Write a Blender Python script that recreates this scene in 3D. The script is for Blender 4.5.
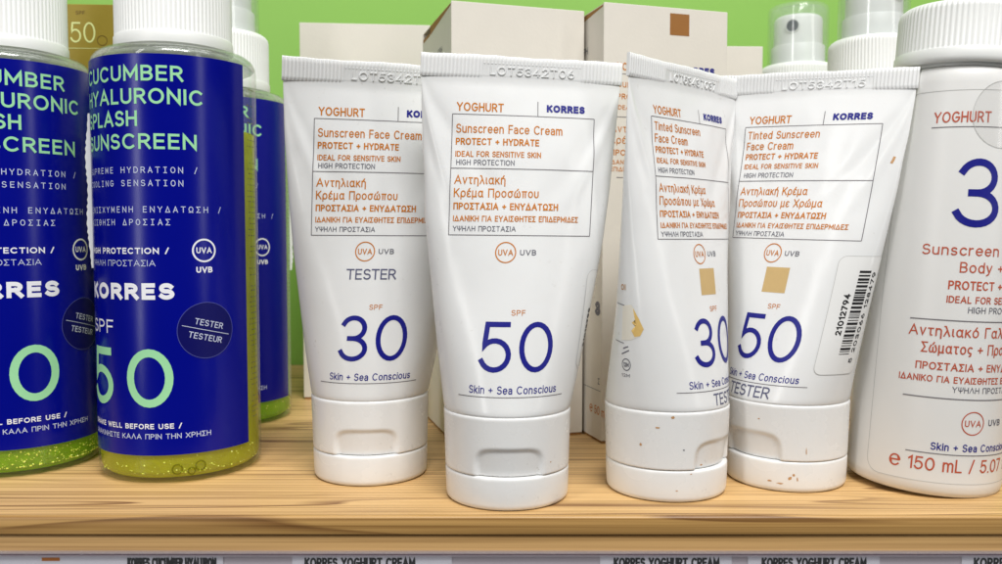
import bpy, math, random
import numpy as np
from mathutils import noise, Vector

sc = bpy.context.scene
for o in list(bpy.data.objects):
    bpy.data.objects.remove(o)
COL = sc.collection
MM = 0.001
rng = random.Random(7)

# ------------------------------------------------------------------ camera
cam_d = bpy.data.cameras.new('camera')
cam = bpy.data.objects.new('camera', cam_d)
COL.objects.link(cam)
sc.camera = cam
cam.location = (0, 0, 71.5 * MM)
cam.rotation_euler = (math.radians(90 - 3.08), 0, 0)
cam_d.sensor_width = 36
cam_d.lens = 36 * 850 / 1002
cam_d.clip_start = 0.01
cam_d.clip_end = 20
cam_d.dof.use_dof = True
cam_d.dof.focus_distance = 0.236
cam_d.dof.aperture_fstop = 24.0

# ------------------------------------------------------------------ light: shop ceiling panels + room bounce + added streak strips
world = bpy.data.worlds.new('World')
sc.world = world
world.use_nodes = True
bg = world.node_tree.nodes['Background']
bg.inputs['Color'].default_value = (0.97, 0.985, 1.0, 1)
bg.inputs['Strength'].default_value = 0.06


def area_light(name, loc, target, sx, sy, power, color):
    d = bpy.data.lights.new(name, 'AREA')
    d.shape = 'RECTANGLE'
    d.size, d.size_y = sx, sy
    d.energy = power
    d.color = color
    o = bpy.data.objects.new(name, d)
    COL.objects.link(o)
    o.location = loc
    o.rotation_euler = (Vector(target) - Vector(loc)).to_track_quat('-Z', 'Y').to_euler()
    return o


area_light('ceiling_panel', (0.22, -0.50, 1.25), (0, 0.28, 0.05), 0.7, 0.28, 29, (1, 0.99, 0.975))
area_light('ceiling_panel', (0.1, 0.16, 1.4), (0, 0.3, 0.0), 1.2, 0.2, 5.5, (1, 0.99, 0.97))
area_light('streak_strip', (-0.62, -0.55, 0.42), (-0.03, 0.27, 0.06), 0.10, 1.1, 4.5, (1, 0.99, 0.97))  # added upright strip lamp, gives labels and tube sides vertical streaks
area_light('streak_strip', (0.85, -0.40, 0.45), (0.03, 0.27, 0.06), 0.12, 1.0, 2.2, (1, 0.985, 0.95))  # weaker added strip lamp for streaks from the right

sc.view_settings.view_transform = 'Standard'
sc.view_settings.look = 'None'
sc.view_settings.gamma = 1
sc.view_settings.exposure = -0.36
sc.view_settings.use_curve_mapping = False
sc.cycles.max_bounces = 16
sc.cycles.transmission_bounces = 12
sc.cycles.transparent_max_bounces = 12
sc.cycles.sample_clamp_indirect = 4.0


# ------------------------------------------------------------------ materials
def srgb(r, g, b):
    f = lambda c: (c / 255 / 12.92) if c / 255 <= 0.04045 else ((c / 255 + 0.055) / 1.055) ** 2.4
    return (f(r), f(g), f(b), 1)


def mat(name, col, rough=0.5, trans=0.0, ior=1.45, sss=0.0, bump=0.0, bscale=200.0, var=0.0, vscale=60.0, coat=0.0, metal=0.0, spec=0.5, dirt=0.0):
    m = bpy.data.materials.new(name)
    m.use_nodes = True
    nt = m.node_tree
    p = nt.nodes['Principled BSDF']
    p.inputs['Base Color'].default_value = col
    p.inputs['Roughness'].default_value = rough
    p.inputs['Transmission Weight'].default_value = trans
    p.inputs['IOR'].default_value = ior
    p.inputs['Metallic'].default_value = metal
    p.inputs['Specular IOR Level'].default_value = spec
    if sss:
        p.inputs['Subsurface Weight'].default_value = sss
        p.inputs['Subsurface Radius'].default_value = (1.0, 0.9, 0.8)
        p.inputs['Subsurface Scale'].default_value = 0.0015
    if coat:
        p.inputs['Coat Weight'].default_value = coat
        p.inputs['Coat Roughness'].default_value = 0.08
    tc = nt.nodes.new('ShaderNodeTexCoord')
    if bump:
        n = nt.nodes.new('ShaderNodeTexNoise')
        n.inputs['Scale'].default_value = bscale
        n.inputs['Detail'].default_value = 4
        nt.links.new(tc.outputs['Object'], n.inputs['Vector'])
        b = nt.nodes.new('ShaderNodeBump')
        b.inputs['Strength'].default_value = bump
        b.inputs['Distance'].default_value = 0.0006
        nt.links.new(n.outputs['Fac'], b.inputs['Height'])
        nt.links.new(b.outputs['Normal'], p.inputs['Normal'])
    if var:
        n = nt.nodes.new('ShaderNodeTexNoise')
        n.inputs['Scale'].default_value = vscale
        n.inputs['Detail'].default_value = 5
        nt.links.new(tc.outputs['Object'], n.inputs['Vector'])
        mx = nt.nodes.new('ShaderNodeMix')
        mx.data_type = 'RGBA'
        mx.inputs['A'].default_value = tuple(c * (1 - var) for c in col[:3]) + (1,)
        mx.inputs['B'].default_value = tuple(min(1, c * (1 + var)) for c in col[:3]) + (1,)
        nt.links.new(n.outputs['Fac'], mx.inputs['Factor'])
        colour = mx.outputs['Result']
        if dirt:      # scattered scuffs and specks of handling
            n1 = nt.nodes.new('ShaderNodeTexNoise'); n1.inputs['Scale'].default_value = 520; n1.inputs['Detail'].default_value = 3
            n2 = nt.nodes.new('ShaderNodeTexNoise'); n2.inputs['Scale'].default_value = 45; n2.inputs['Detail'].default_value = 2
            for q in (n1, n2):
                nt.links.new(tc.outputs['Object'], q.inputs['Vector'])
            r1 = nt.nodes.new('ShaderNodeMapRange'); r1.inputs['From Min'].default_value = 0.66; r1.inputs['From Max'].default_value = 0.74
            r2 = nt.nodes.new('ShaderNodeMapRange'); r2.inputs['From Min'].default_value = 0.50; r2.inputs['From Max'].default_value = 0.68
            nt.links.new(n1.outputs['Fac'], r1.inputs['Value']); nt.links.new(n2.outputs['Fac'], r2.inputs['Value'])
            mu = nt.nodes.new('ShaderNodeMath'); mu.operation = 'MULTIPLY'
            nt.links.new(r1.outputs['Result'], mu.inputs[0]); nt.links.new(r2.outputs['Result'], mu.inputs[1])
            mm = nt.nodes.new('ShaderNodeMath'); mm.operation = 'MULTIPLY'; mm.inputs[1].default_value = dirt
            nt.links.new(mu.outputs[0], mm.inputs[0])
            md = nt.nodes.new('ShaderNodeMix'); md.data_type = 'RGBA'
            md.inputs['B'].default_value = (0.30, 0.26, 0.20, 1)
            nt.links.new(colour, md.inputs['A']); nt.links.new(mm.outputs[0], md.inputs['Factor'])
            colour = md.outputs['Result']
        nt.links.new(colour, p.inputs['Base Color'])
        mr = nt.nodes.new('ShaderNodeMapRange')
        mr.inputs['To Min'].default_value = max(0, rough - 0.08)
        mr.inputs['To Max'].default_value = rough + 0.08
        nt.links.new(n.outputs['Fac'], mr.inputs['Value'])
        nt.links.new(mr.outputs['Result'], p.inputs['Roughness'])
    return m


def thin_clear(name, tint, rough=0.05, milk=0.0, milk_col=(0.85, 0.93, 0.9, 1), bump=0.0, bscale=200.0, refl=0.38):
    """Thin-walled clear plastic: light goes straight through, the skin reflects by Fresnel, a little milkiness scatters."""
    m = bpy.data.materials.new(name)
    m.use_nodes = True
    nt = m.node_tree
    N, L = nt.nodes.new, nt.links.new
    nt.nodes.remove(nt.nodes['Principled BSDF'])
    out = nt.nodes['Material Output']
    tr = N('ShaderNodeBsdfTransparent'); tr.inputs['Color'].default_value = tint
    gl = N('ShaderNodeBsdfGlossy'); gl.inputs['Roughness'].default_value = rough
    fc = N('ShaderNodeLayerWeight')
    pw = N('ShaderNodeMath'); pw.operation = 'POWER'; pw.inputs[1].default_value = 4.0
    L(fc.outputs['Facing'], pw.inputs[0])
    lw = N('ShaderNodeMath'); lw.operation = 'MULTIPLY_ADD'; lw.inputs[1].default_value = refl; lw.inputs[2].default_value = 0.04
    L(pw.outputs[0], lw.inputs[0])
    df = N('ShaderNodeBsdfDiffuse'); df.inputs['Color'].default_value = milk_col
    tl = N('ShaderNodeBsdfTranslucent'); tl.inputs['Color'].default_value = milk_col
    m0 = N('ShaderNodeMixShader'); m0.inputs['Fac'].default_value = 0.5
    L(df.outputs[0], m0.inputs[1]); L(tl.outputs[0], m0.inputs[2])
    m1 = N('ShaderNodeMixShader'); m1.inputs['Fac'].default_value = milk
    L(tr.outputs[0], m1.inputs[1]); L(m0.outputs[0], m1.inputs[2])
    m2 = N('ShaderNodeMixShader')
    L(lw.outputs[0], m2.inputs['Fac']); L(m1.outputs[0], m2.inputs[1]); L(gl.outputs[0], m2.inputs[2])
    L(m2.outputs[0], out.inputs['Surface'])
    if bump:
        tc = N('ShaderNodeTexCoord')
        n = N('ShaderNodeTexNoise'); n.inputs['Scale'].default_value = bscale; n.inputs['Detail'].default_value = 3
        L(tc.outputs['Object'], n.inputs['Vector'])
        b = N('ShaderNodeBump'); b.inputs['Strength'].default_value = bump; b.inputs['Distance'].default_value = 0.001
        L(n.outputs['Fac'], b.inputs['Height'])
        for q in (gl, df, tl):
            L(b.outputs['Normal'], q.inputs['Normal'])
    return m


def wood_mat(name, light, dark, seed=0.0):
    m = bpy.data.materials.new(name)
    m.use_nodes = True
    nt = m.node_tree
    p = nt.nodes['Principled BSDF']
    N, L = nt.nodes.new, nt.links.new
    tc = N('ShaderNodeTexCoord')

    def noise_at(scale3, scale, detail, dist=0.0):
        mp = N('ShaderNodeMapping')
        mp.inputs['Scale'].default_value = scale3
        mp.inputs['Location'].default_value = (seed, seed * 1.7, seed * 0.6)
        L(tc.outputs['Object'], mp.inputs['Vector'])
        n = N('ShaderNodeTexNoise')
        n.inputs['Scale'].default_value = scale
        n.inputs['Detail'].default_value = detail
        n.inputs['Distortion'].default_value = dist
        L(mp.outputs['Vector'], n.inputs['Vector'])
        return n.outputs['Fac']

    def ramp(src, stops):
        r = N('ShaderNodeValToRGB')
        el = r.color_ramp.elements
        el[0].position, el[0].color = stops[0]
        el[1].position, el[1].color = stops[-1]
        for q, c in stops[1:-1]:
            e = el.new(q)
            e.color = c
        L(src, r.inputs['Fac'])
        return r.outputs['Color']

    def mixc(a, b, f, mode='MIX'):
        x = N('ShaderNodeMix')
        x.data_type = 'RGBA'
        x.blend_type = mode
        if isinstance(f, float):
            x.inputs['Factor'].default_value = f
        else:
            L(f, x.inputs['Factor'])
        for s, v in (('A', a), ('B', b)):
            if isinstance(v, tuple):
                x.inputs[s].default_value = v
            else:
                L(v, x.inputs[s])
        return x.outputs['Result']

    # growth rings: bands of a slowly varying field, drawn out along the board
    field = noise_at((2.4, 30, 36), 1.0, 2.0, 0.3)
    mul = N('ShaderNodeMath'); mul.operation = 'MULTIPLY'; mul.inputs[1].default_value = 15.0
    L(field, mul.inputs[0])
    fr = N('ShaderNodeMath'); fr.operation = 'FRACT'
    L(mul.outputs[0], fr.inputs[0])
    rings = ramp(fr.outputs[0], [(0.0, (0, 0, 0, 1)), (0.70, (0.12, 0.12, 0.12, 1)), (0.93, (1, 1, 1, 1)), (1.0, (0, 0, 0, 1))])
    gate = ramp(noise_at((2.0, 40, 44), 1.3, 3.0), [(0.42, (0, 0, 0, 1)), (0.60, (0.9, 0.9, 0.9, 1))])
    band = mixc((0, 0, 0, 1), rings, gate)
    fine = noise_at((7, 900, 1000), 1.0, 5.0)
    blotch = noise_at((6, 30, 30), 1.0, 3.0)
    c = mixc(light, tuple(v * 0.80 for v in light[:3]) + (1,), blotch)
    c = mixc(c, dark, band)
    c = mixc(c, ramp(fine, [(0.34, (0.50, 0.43, 0.34, 1)), (0.58, (1.05, 1.05, 1.05, 1))]), 0.8, 'MULTIPLY')
    L(c, p.inputs['Base Color'])
    p.inputs['Roughness'].default_value = 0.42
    b = N('ShaderNodeBump')
    b.inputs['Strength'].default_value = 0.35
    b.inputs['Distance'].default_value = 0.0002
    L(fine, b.inputs['Height'])
    L(b.outputs['Normal'], p.inputs['Normal'])
    return m


M = {}
M['tube'] = mat('tube_white', (0.78, 0.785, 0.78, 1), 0.24, sss=0.12, bump=0.16, bscale=90, var=0.02, vscale=50, dirt=0.30)
M['cap'] = mat('cap_white', (0.80, 0.80, 0.79, 1), 0.27, sss=0.12, bump=0.05, bscale=400, var=0.02, vscale=90, dirt=0.45)
M['collar'] = mat('collar_white', (0.78, 0.79, 0.77, 1), 0.4, sss=0.1, var=0.02)
M['lotion'] = mat('lotion_white', (0.77, 0.765, 0.745, 1), 0.36, sss=0.15, bump=0.06, bscale=120, var=0.02)
M['orange'] = mat('print_orange', srgb(196, 116, 22), 0.6, spec=0.2, var=0.08, vscale=900)
M['grey'] = mat('print_grey', srgb(92, 92, 104), 0.5, var=0.08, vscale=900)
M['line'] = mat('print_line', srgb(112, 108, 112), 0.5)
M['navy'] = mat('print_navy', srgb(14, 18, 128), 0.45, var=0.06, vscale=900)
M['stamp'] = mat('stamp_ink', srgb(88, 90, 118), 0.5, var=0.25, vscale=2500)
M['black'] = mat('print_black', srgb(28, 28, 30), 0.5)
M['beige'] = mat('print_beige', srgb(198, 168, 114), 0.5, var=0.05, vscale=500)
M['red'] = mat('print_terracotta', srgb(186, 84, 56), 0.5, var=0.06, vscale=900)
M['label'] = mat('label_blue', srgb(0, 8, 134), 0.24, bump=0.04, bscale=60, var=0.05, vscale=40, spec=0.4)
M['mint'] = mat('print_mint', srgb(158, 222, 170), 0.55, spec=0.3)
M['pale'] = mat('print_pale', srgb(205, 214, 238), 0.45)
M['white_ink'] = mat('print_white', srgb(240, 242, 248), 0.45)
M['label_back'] = mat('label_back_print', srgb(112, 110, 52), 0.5)
M['clear'] = thin_clear('clear_plastic', (0.97, 0.985, 0.97, 1), 0.05, 0.03, refl=0.5)
M['liquid'] = thin_clear('liquid_olive', (0.88, 0.92, 0.06, 1), 0.10, 0.70, (0.84, 0.86, 0.0, 1), 0.8, 200)
M['liquid_green'] = thin_clear('liquid_green', (0.72, 0.95, 0.08, 1), 0.10, 0.70, (0.50, 0.86, 0.0, 1), 1.0, 340)
M['shoulder'] = thin_clear('shoulder_plastic', (0.93, 0.95, 0.93, 1), 0.05, 0.22, (0.86, 0.88, 0.84, 1), 0.4, 120, refl=0.7)
M['bubble'] = mat('bubble', (0.80, 0.86, 0.10, 1), 0.08, coat=0.6)  # bright yellow colour stands in for light sparkling in the liquid
M['mould'] = thin_clear('mould_mark', (0.55, 0.56, 0.20, 1), 0.08, 0.1, (0.4, 0.42, 0.05, 1))
M['overcap'] = thin_clear('overcap_clear', (0.975, 0.98, 0.98, 1), 0.10, 0.09, (0.92, 0.96, 0.95, 1))
M['nozzle'] = mat('nozzle_dark', srgb(30, 44, 54), 0.35)
M['card'] = mat('carton_white', (0.72, 0.68, 0.61, 1), 0.55, bump=0.06, bscale=900, var=0.03, vscale=120)
M['kraft'] = mat('carton_kraft', srgb(158, 112, 62), 0.75, bump=0.1, bscale=900, var=0.08, vscale=300)
M['brown'] = mat('print_brown', srgb(150, 100, 44), 0.55, var=0.06, vscale=300)
M['gold'] = mat('carton_gold', srgb(148, 128, 42), 0.5, bump=0.06, bscale=900, var=0.06, vscale=120)
M['gold_dark'] = mat('print_gold_dark', srgb(108, 84, 26), 0.5)
M['gold_ink'] = mat('print_pale_green', srgb(214, 220, 150), 0.5)
M['sticker'] = mat('sticker_clear', (0.80, 0.80, 0.785, 1), 0.18, coat=0.3)
M['clear_sticker'] = thin_clear('sticker_film', (0.97, 0.97, 0.97, 1), 0.15, 0.10, (0.95, 0.94, 0.92, 1))
M['sticker_edge'] = mat('sticker_edge', (0.52, 0.52, 0.50, 1), 0.4)
M['tester_sticker'] = mat('tester_sticker', srgb(8, 10, 92), 0.4, spec=0.3)
M['tester_edge'] = mat('tester_edge', srgb(78, 84, 160), 0.4)
M['smudge'] = mat('smudge_tan', srgb(188, 144, 98), 0.6, var=0.2, vscale=900)
M['swatch'] = mat('swatch_gold', srgb(222, 186, 110), 0.5, var=0.1, vscale=600)
M['chip'] = mat('chip_cream', (0.78, 0.74, 0.64, 1), 0.5)
M['wood'] = wood_mat('shelf_wood', srgb(220, 180, 122), srgb(108, 68, 34), 0.37)
M['wood_low'] = wood_mat('shelf_wood_low', srgb(204, 164, 108), srgb(140, 100, 60), 2.9)
M['wood_edge'] = wood_mat('shelf_edge', srgb(196, 154, 92), srgb(112, 74, 36), 5.3)
M['wall'] = mat('wall_green', srgb(138, 188, 86), 0.5, bump=0.03, bscale=60, var=0.04, vscale=9)
M['acrylic'] = thin_clear('rail_acrylic', (0.93, 0.92, 0.95, 1), 0.08, 0.03)
M['rail_back'] = mat('rail_back', srgb(214, 208, 206), 0.4)
M['rail_lip'] = thin_clear('rail_lip', (0.92, 0.91, 0.93, 1), 0.08, 0.25, (0.78, 0.76, 0.80, 1), 0.4, 500, refl=0.6)
M['channel'] = thin_clear('rail_channel', (0.7, 0.64, 0.7, 1), 0.1, 0.3, (0.40, 0.35, 0.41, 1), 0.3, 900)
M['paper'] = mat('tag_paper', srgb(232, 234, 232), 0.6, var=0.02, vscale=200)


# ------------------------------------------------------------------ object helpers (all shapes in mm)
def empty(name, loc=(0, 0, 0), rz=0.0):
    o = bpy.data.objects.new(name, None)
    o.empty_display_size = 0.01
    COL.objects.link(o)
    o.location = tuple(v * MM for v in loc)
    o.rotation_euler = (0, 0, rz)
    return o


def tag(o, label=None, cat=None, group=None, kind=None):
    if label: o['label'] = label
    if cat: o['category'] = cat
    if group: o['group'] = group
    if kind: o['kind'] = kind
    return o


def mesh(name, v, f, material, parent=None, smooth=True, sharp=None):
    me = bpy.data.meshes.new(name)
    me.from_pydata([tuple(p) for p in (np.asarray(v, float) * MM)], [], f)
    me.update()
    if smooth:
        me.polygons.foreach_set('use_smooth', [True] * len(me.polygons))
        if sharp:
            me.set_sharp_from_angle(angle=math.radians(sharp))
    me.materials.append(material)
    o = bpy.data.objects.new(name, me)
    COL.objects.link(o)
    if parent:
        o.parent = parent
    return o


def grid_faces(nr, nc, wrap=True):
    F = []
    for r in range(nr - 1):
        for c in range(nc if wrap else nc - 1):
            d = (c + 1) % nc
            F.append((r * nc + c, r * nc + d, (r + 1) * nc + d, (r + 1) * nc + c))
    return F


def lathe(prof, n=96, rfun=None, arc=None):
    V = []
    full = arc is None
    a0, a1 = (0, 2 * math.pi) if full else arc
    cnt = n if full else n + 1
    for r, z in prof:
        for i in range(cnt):
            th = a0 + (a1 - a0) * i / n
            q = r if rfun is None else rfun(th, r, z)
            V.append((q * math.sin(th), -q * math.cos(th), z))
    return V, grid_faces(len(prof), cnt, full)


def rounded_prof(r, z0, z1, e0=1.0, e1=1.0, n=5, close=True):
    P = [(0.001, z0)] if close else []
    for i in range(n + 1):
        a = math.pi / 2 * i / n
        P.append((r - e0 + e0 * math.sin(a), z0 + e0 - e0 * math.cos(a)))
    for i in range(n + 1):
        a = math.pi / 2 * i / n
        P.append((r - e1 + e1 * math.cos(a), z1 - e1 + e1 * math.sin(a)))
    if close:
        P.append((0.001, z1))
    return P


def bevel_box(x0, x1, y0, y1, z0, z1, b):
    V = []
    for z, k in ((z0, b), (z0 + b, 0), (z1 - b, 0), (z1, b)):
        for cx, cy, sx, sy in ((x0, y0, 1, 1), (x1, y0, -1, 1), (x1, y1, -1, -1), (x0, y1, 1, -1)):
            i = max(k, 0)
            if (sx, sy) in ((1, 1), (-1, -1)):
                V += [(cx + sx * i, cy + sy * (b + 0.0), z), (cx + sx * (b + 0.0), cy + sy * i, z)] if k == 0 else \
                     [(cx + sx * b, cy + sy * b * 1.6, z), (cx + sx * b * 1.6, cy + sy * b, z)]
            else:
                V += [(cx + sx * (b + 0.0), cy + sy * i, z), (cx + sx * i, cy + sy * (b + 0.0), z)] if k == 0 else \
                     [(cx + sx * b * 1.6, cy + sy * b, z), (cx + sx * b, cy + sy * b * 1.6, z)]
    F = grid_faces(4, 8)
    F.append(tuple(range(7, -1, -1)))
    F.append(tuple(range(24, 32)))
    return V, F


# ------------------------------------------------------------------ a stroke alphabet (centre lines, cap height 1)
def E(cx, cy, rx, ry, a0, a1, n=None):
    n = n or max(4, int(abs(a1 - a0) / 17))
    return [(cx + rx * math.cos(math.radians(a0 + (a1 - a0) * i / n)), cy + ry * math.sin(math.radians(a0 + (a1 - a0) * i / n))) for i in range(n + 1)]


def O_(cx, cy, rx, ry, n=24):
    return ('c', E(cx, cy, rx, ry, 90, 450, n)[:-1])


XH = 0.72
h2 = XH / 2
acute = lambda x: [(x - 0.03, XH + 0.12), (x + 0.09, XH + 0.30)]
G = {
    ' ': (0.22, []), '+': (0.5, [[(0, .45), (.5, .45)], [(.25, .2), (.25, .7)]]), '/': (0.36, [[(0, -.05), (.36, 1.05)]]),
    '.': (0.02, [[(0, 0), (0.02, 0)]]), ',': (0.05, [[(.05, .03), (0, -.14)]]), '-': (.34, [[(0, .42), (.34, .42)]]),
    'A': (.78, [[(0, 0), (.39, 1), (.78, 0)], [(.15, .32), (.63, .32)]]),
    'B': (.58, [[(0, 1), (.30, 1)] + E(.30, .76, .24, .24, 80, -90) + [(0, .52)], [(0, .52), (.30, .52)] + E(.31, .26, .27, .26, 80, -90) + [(0, 0), (0, 1)]]),
    'C': (.72, [E(.39, .5, .39, .5, 48, 312)]),
    'D': (.68, [('c', [(0, 0), (0, 1), (.26, 1)] + E(.26, .5, .42, .5, 80, -80) + [(.26, 0)])]),
    'E': (.5, [[(.5, 1), (0, 1), (0, 0), (.5, 0)], [(0, .52), (.45, .52)]]),
    'F': (.48, [[(.48, 1), (0, 1), (0, 0)], [(0, .5), (.43, .5)]]),
    'G': (.75, [E(.39, .5, .39, .5, 48, 345) + [(.76, .47), (.42, .47)]]),
    'H': (.64, [[(0, 0), (0, 1)], [(.64, 0), (.64, 1)], [(0, .52), (.64, .52)]]),
    'I': (.0, [[(0, 0), (0, 1)]]), 'J': (.42, [[(.42, 1), (.42, .25)] + E(.2, .24, .22, .24, 0, -150)]),
    'K': (.6, [[(0, 0), (0, 1)], [(.58, 1), (.02, .42)], [(.2, .6), (.62, 0)]]),
    'L': (.46, [[(0, 1), (0, 0), (.46, 0)]]), 'M': (.8, [[(0, 0), (0, 1), (.4, .25), (.8, 1), (.8, 0)]]),
    'N': (.66, [[(0, 0), (0, 1), (.66, 0), (.66, 1)]]), 'O': (.8, [O_(.4, .5, .4, .5)]),
    'P': (.56, [[(0, 0), (0, 1), (.28, 1)] + E(.28, .73, .28, .27, 80, -90) + [(0, .46)]]),
    'R': (.58, [[(0, 0), (0, 1), (.28, 1)] + E(.28, .74, .28, .26, 80, -90) + [(0, .48)], [(.3, .48), (.6, 0)]]),
    'S': (.56, [E(.28, .75, .26, .25, 28, 255) + E(.28, .26, .29, .26, 72, -152)]),
    'T': (.62, [[(0, 1), (.62, 1)], [(.31, 1), (.31, 0)]]),
    'U': (.62, [[(0, 1), (0, .31)] + E(.31, .31, .31, .31, 190, 350) + [(.62, .31), (.62, 1)]]),
    'V': (.72, [[(0, 1), (.36, 0), (.72, 1)]]), 'W': (1.0, [[(0, 1), (.25, 0), (.5, .9), (.75, 0), (1, 1)]]),
    'X': (.66, [[(0, 0), (.66, 1)], [(0, 1), (.66, 0)]]), 'Y': (.68, [[(0, 1), (.34, .46), (.68, 1)], [(.34, .46), (.34, 0)]]),
    'Z': (.6, [[(.02, 1), (.6, 1), (0, 0), (.62, 0)]]),
    'Γ': (.48, [[(.48, 1), (0, 1), (0, 0)]]), 'Δ': (.76, [('c', [(0, 0), (.38, 1), (.76, 0)])]),
    'Θ': (.8, [O_(.4, .5, .4, .5), [(.22, .5), (.58, .5)]]), 'Λ': (.74, [[(0, 0), (.37, 1), (.74, 0)]]),
    'Π': (.64, [[(0, 0), (0, 1), (.64, 1), (.64, 0)]]), 'Σ': (.56, [[(.56, 1), (0, 1), (.34, .51), (0, 0), (.56, 0)]]),
    'Φ': (.8, [O_(.4, .5, .4, .34), [(.4, 0), (.4, 1)]]),
    'Ψ': (.72, [[(0, 1), (0, .6)] + E(.36, .58, .36, .26, 190, 350) + [(.72, .6), (.72, 1)], [(.36, 0), (.36, 1)]]),
    'Ω': (.76, [[(.02, 0), (.25, 0)] + E(.38, .56, .38, .44, 250, -70) + [(.51, 0), (.74, 0)]]),
    '0': (.66, [O_(.33, .5, .33, .5, 28)]), '1': (.24, [[(0, .82), (.24, 1), (.24, 0)]]),
    '2': (.56, [E(.28, .72, .27, .28, 160, -35) + [(0, 0), (.58, 0)]]),
    '3': (.60, [E(.28, .75, .26, .25, 155, -90, 18) + [(.19, .5)], [(.19, .5)] + E(.28, .25, .30, .25, 90, -160, 18)]),
    '4': (.62, [[(.62, .27), (0, .27), (.44, 1), (.44, 0)]]),
    '5': (.60, [[(.55, 1), (.10, 1), (.05, .52)] + E(.28, .32, .31, .32, 132, -155, 18)]),
    '6': (.6, [O_(.3, .31, .3, .31), [(.0, .35), (.06, .62), (.36, 1)]]), '7': (.56, [[(0, 1), (.56, 1), (.18, 0)]]),
    '8': (.58, [O_(.29, .75, .25, .25), O_(.29, .26, .29, .26)]), '9': (.6, [O_(.3, .69, .3, .31), [(.6, .65), (.54, .38), (.24, 0)]]),
    'a': (.46, [E(.22, .50, .22, .22, 150, 0) + [(.45, .5), (.45, 0)], [(.45, .42), (.2, .40)] + E(.2, .2, .2, .2, 90, 280) + [(.36, .06), (.45, .2)]]),
    'b': (.52, [[(0, 1), (0, 0)], O_(.27, h2, .27, h2, 16)]), 'c': (.46, [E(.27, h2, .27, h2, 45, 315)]),
    'd': (.52, [[(.52, 1), (.52, 0)], O_(.26, h2, .26, h2, 16)]), 'e': (.52, [[(.01, h2), (.53, h2)] + E(.27, h2, .27, h2, 5, 315)]),
    'i': (.0, [[(0, 0), (0, XH)], [(0, .95), (0, .97)]]), 'k': (.44, [[(0, 0), (0, 1)], [(.42, XH), (.02, .3)], [(.14, .42), (.46, 0)]]),
    'l': (0, [[(0, 0), (0, 1)]]), 'm': (.78, [[(0, 0), (0, XH)], [(0, .5)] + E(.2, .5, .19, .22, 150, 0) + [(.39, 0)], [(.39, .5)] + E(.59, .5, .19, .22, 150, 0) + [(.78, 0)]]),
    'n': (.46, [[(0, 0), (0, XH)], [(0, .48)] + E(.23, .49, .23, .23, 150, 0) + [(.46, 0)]]), 'o': (.54, [O_(.27, h2, .27, h2, 18)]),
    'p': (.52, [[(0, XH), (0, -.26)], O_(.27, h2, .27, h2, 16)]), 'r': (.3, [[(0, 0), (0, XH)], [(0, .45)] + E(.24, .46, .23, .25, 160, 80)]),
    's': (.42, [E(.21, .54, .19, .18, 30, 250) + E(.21, .18, .21, .18, 70, -150)]), 't': (.3, [[(.12, .95), (.12, .16)] + E(.24, .15, .12, .15, 180, 280), [(0, XH), (.3, XH)]]),
    'u': (.46, [[(0, XH), (0, .24)] + E(.23, .23, .23, .23, 180, 330) + [(.46, .3)], [(.46, XH), (.46, 0)]]),
    'y': (.5, [[(0, XH), (.26, .03)], [(.5, XH), (.2, -.15), (.02, -.26)]]),
    'f': (.3, [[(.12, 0), (.12, .8)] + E(.26, .82, .14, .16, 180, 80), [(0, XH), (.3, XH)]]), 'z': (.42, [[(0, XH), (.42, XH), (0, 0), (.44, 0)]]),
    'α': (.56, [O_(.25, h2, .25, h2, 16), [(.52, XH), (.48, .2)] + [(.58, 0)]]), 'ν': (.46, [[(0, XH), (.22, 0), (.46, XH)]]),
    'τ': (.44, [[(0, XH), (.44, XH)], [(.2, XH), (.2, .14)] + E(.31, .13, .11, .13, 180, 280)]),
    'η': (.46, [[(0, 0), (0, XH)], [(0, .48)] + E(.23, .49, .23, .23, 150, 0) + [(.46, -.26)]]),
    'λ': (.5, [[(.02, 1), (.12, 1), (.5, 0)], [(.26, .6), (0, 0)]]), 'ι': (.08, [[(0, XH), (0, .1), (.1, 0)]]),
    'κ': (.44, [[(0, 0), (0, XH)], [(.42, XH), (.02, .3)], [(.14, .42), (.46, 0)]]),
    'ρ': (.52, [[(0, -.26), (0, h2)], O_(.27, h2, .27, h2, 16)]), 'ε': (.42, [E(.24, .54, .22, .18, 40, 265), E(.24, .18, .24, .18, 95, 320)]),
    'μ': (.5, [[(0, XH), (0, -.26)], [(0, .24)] + E(.22, .23, .22, .23, 180, 330) + [(.44, .3)], [(.44, XH), (.44, 0), (.5, 0)]]),
    'π': (.54, [[(0, XH), (.56, XH)], [(.12, XH), (.12, 0)], [(.42, XH), (.42, 0)]]), 'ο': (.54, [O_(.27, h2, .27, h2, 18)]),
    'σ': (.56, [O_(.26, h2 - .01, .26, h2 - .01, 16), [(.26, XH), (.58, XH)]]), 'ς': (.44, [E(.26, .42, .26, .3, 50, 250) + [(.36, .08), (.34, -.16), (.2, -.2)]]),
    'υ': (.46, [[(0, XH), (0, .24)] + E(.23, .24, .23, .24, 180, 350) + [(.46, .3), (.46, XH)]]),
    'χ': (.5, [[(0, XH), (.12, XH), (.4, -.26), (.52, -.26)], [(.5, XH), (.02, -.26)]]),
    'ω': (.74, [[(.14, XH), (.0, .4)] + E(.19, .22, .19, .22, 180, 340) + [(.37, .5)], [(.37, .5)] + E(.55, .22, .19, .22, 200, 360) + [(.74, .4), (.6, XH)]]),
    'γ': (.5, [[(0, XH), (.25, .05), (.25, -.26)], [(.5, XH), (.25, .05)]]),
}
for a, b in zip('ΑΒΕΖΗΙΚΜΝΟΡΤΥΧ', 'ABEZHIKMNOPTYX'):
    G[a] = G[b]
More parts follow.
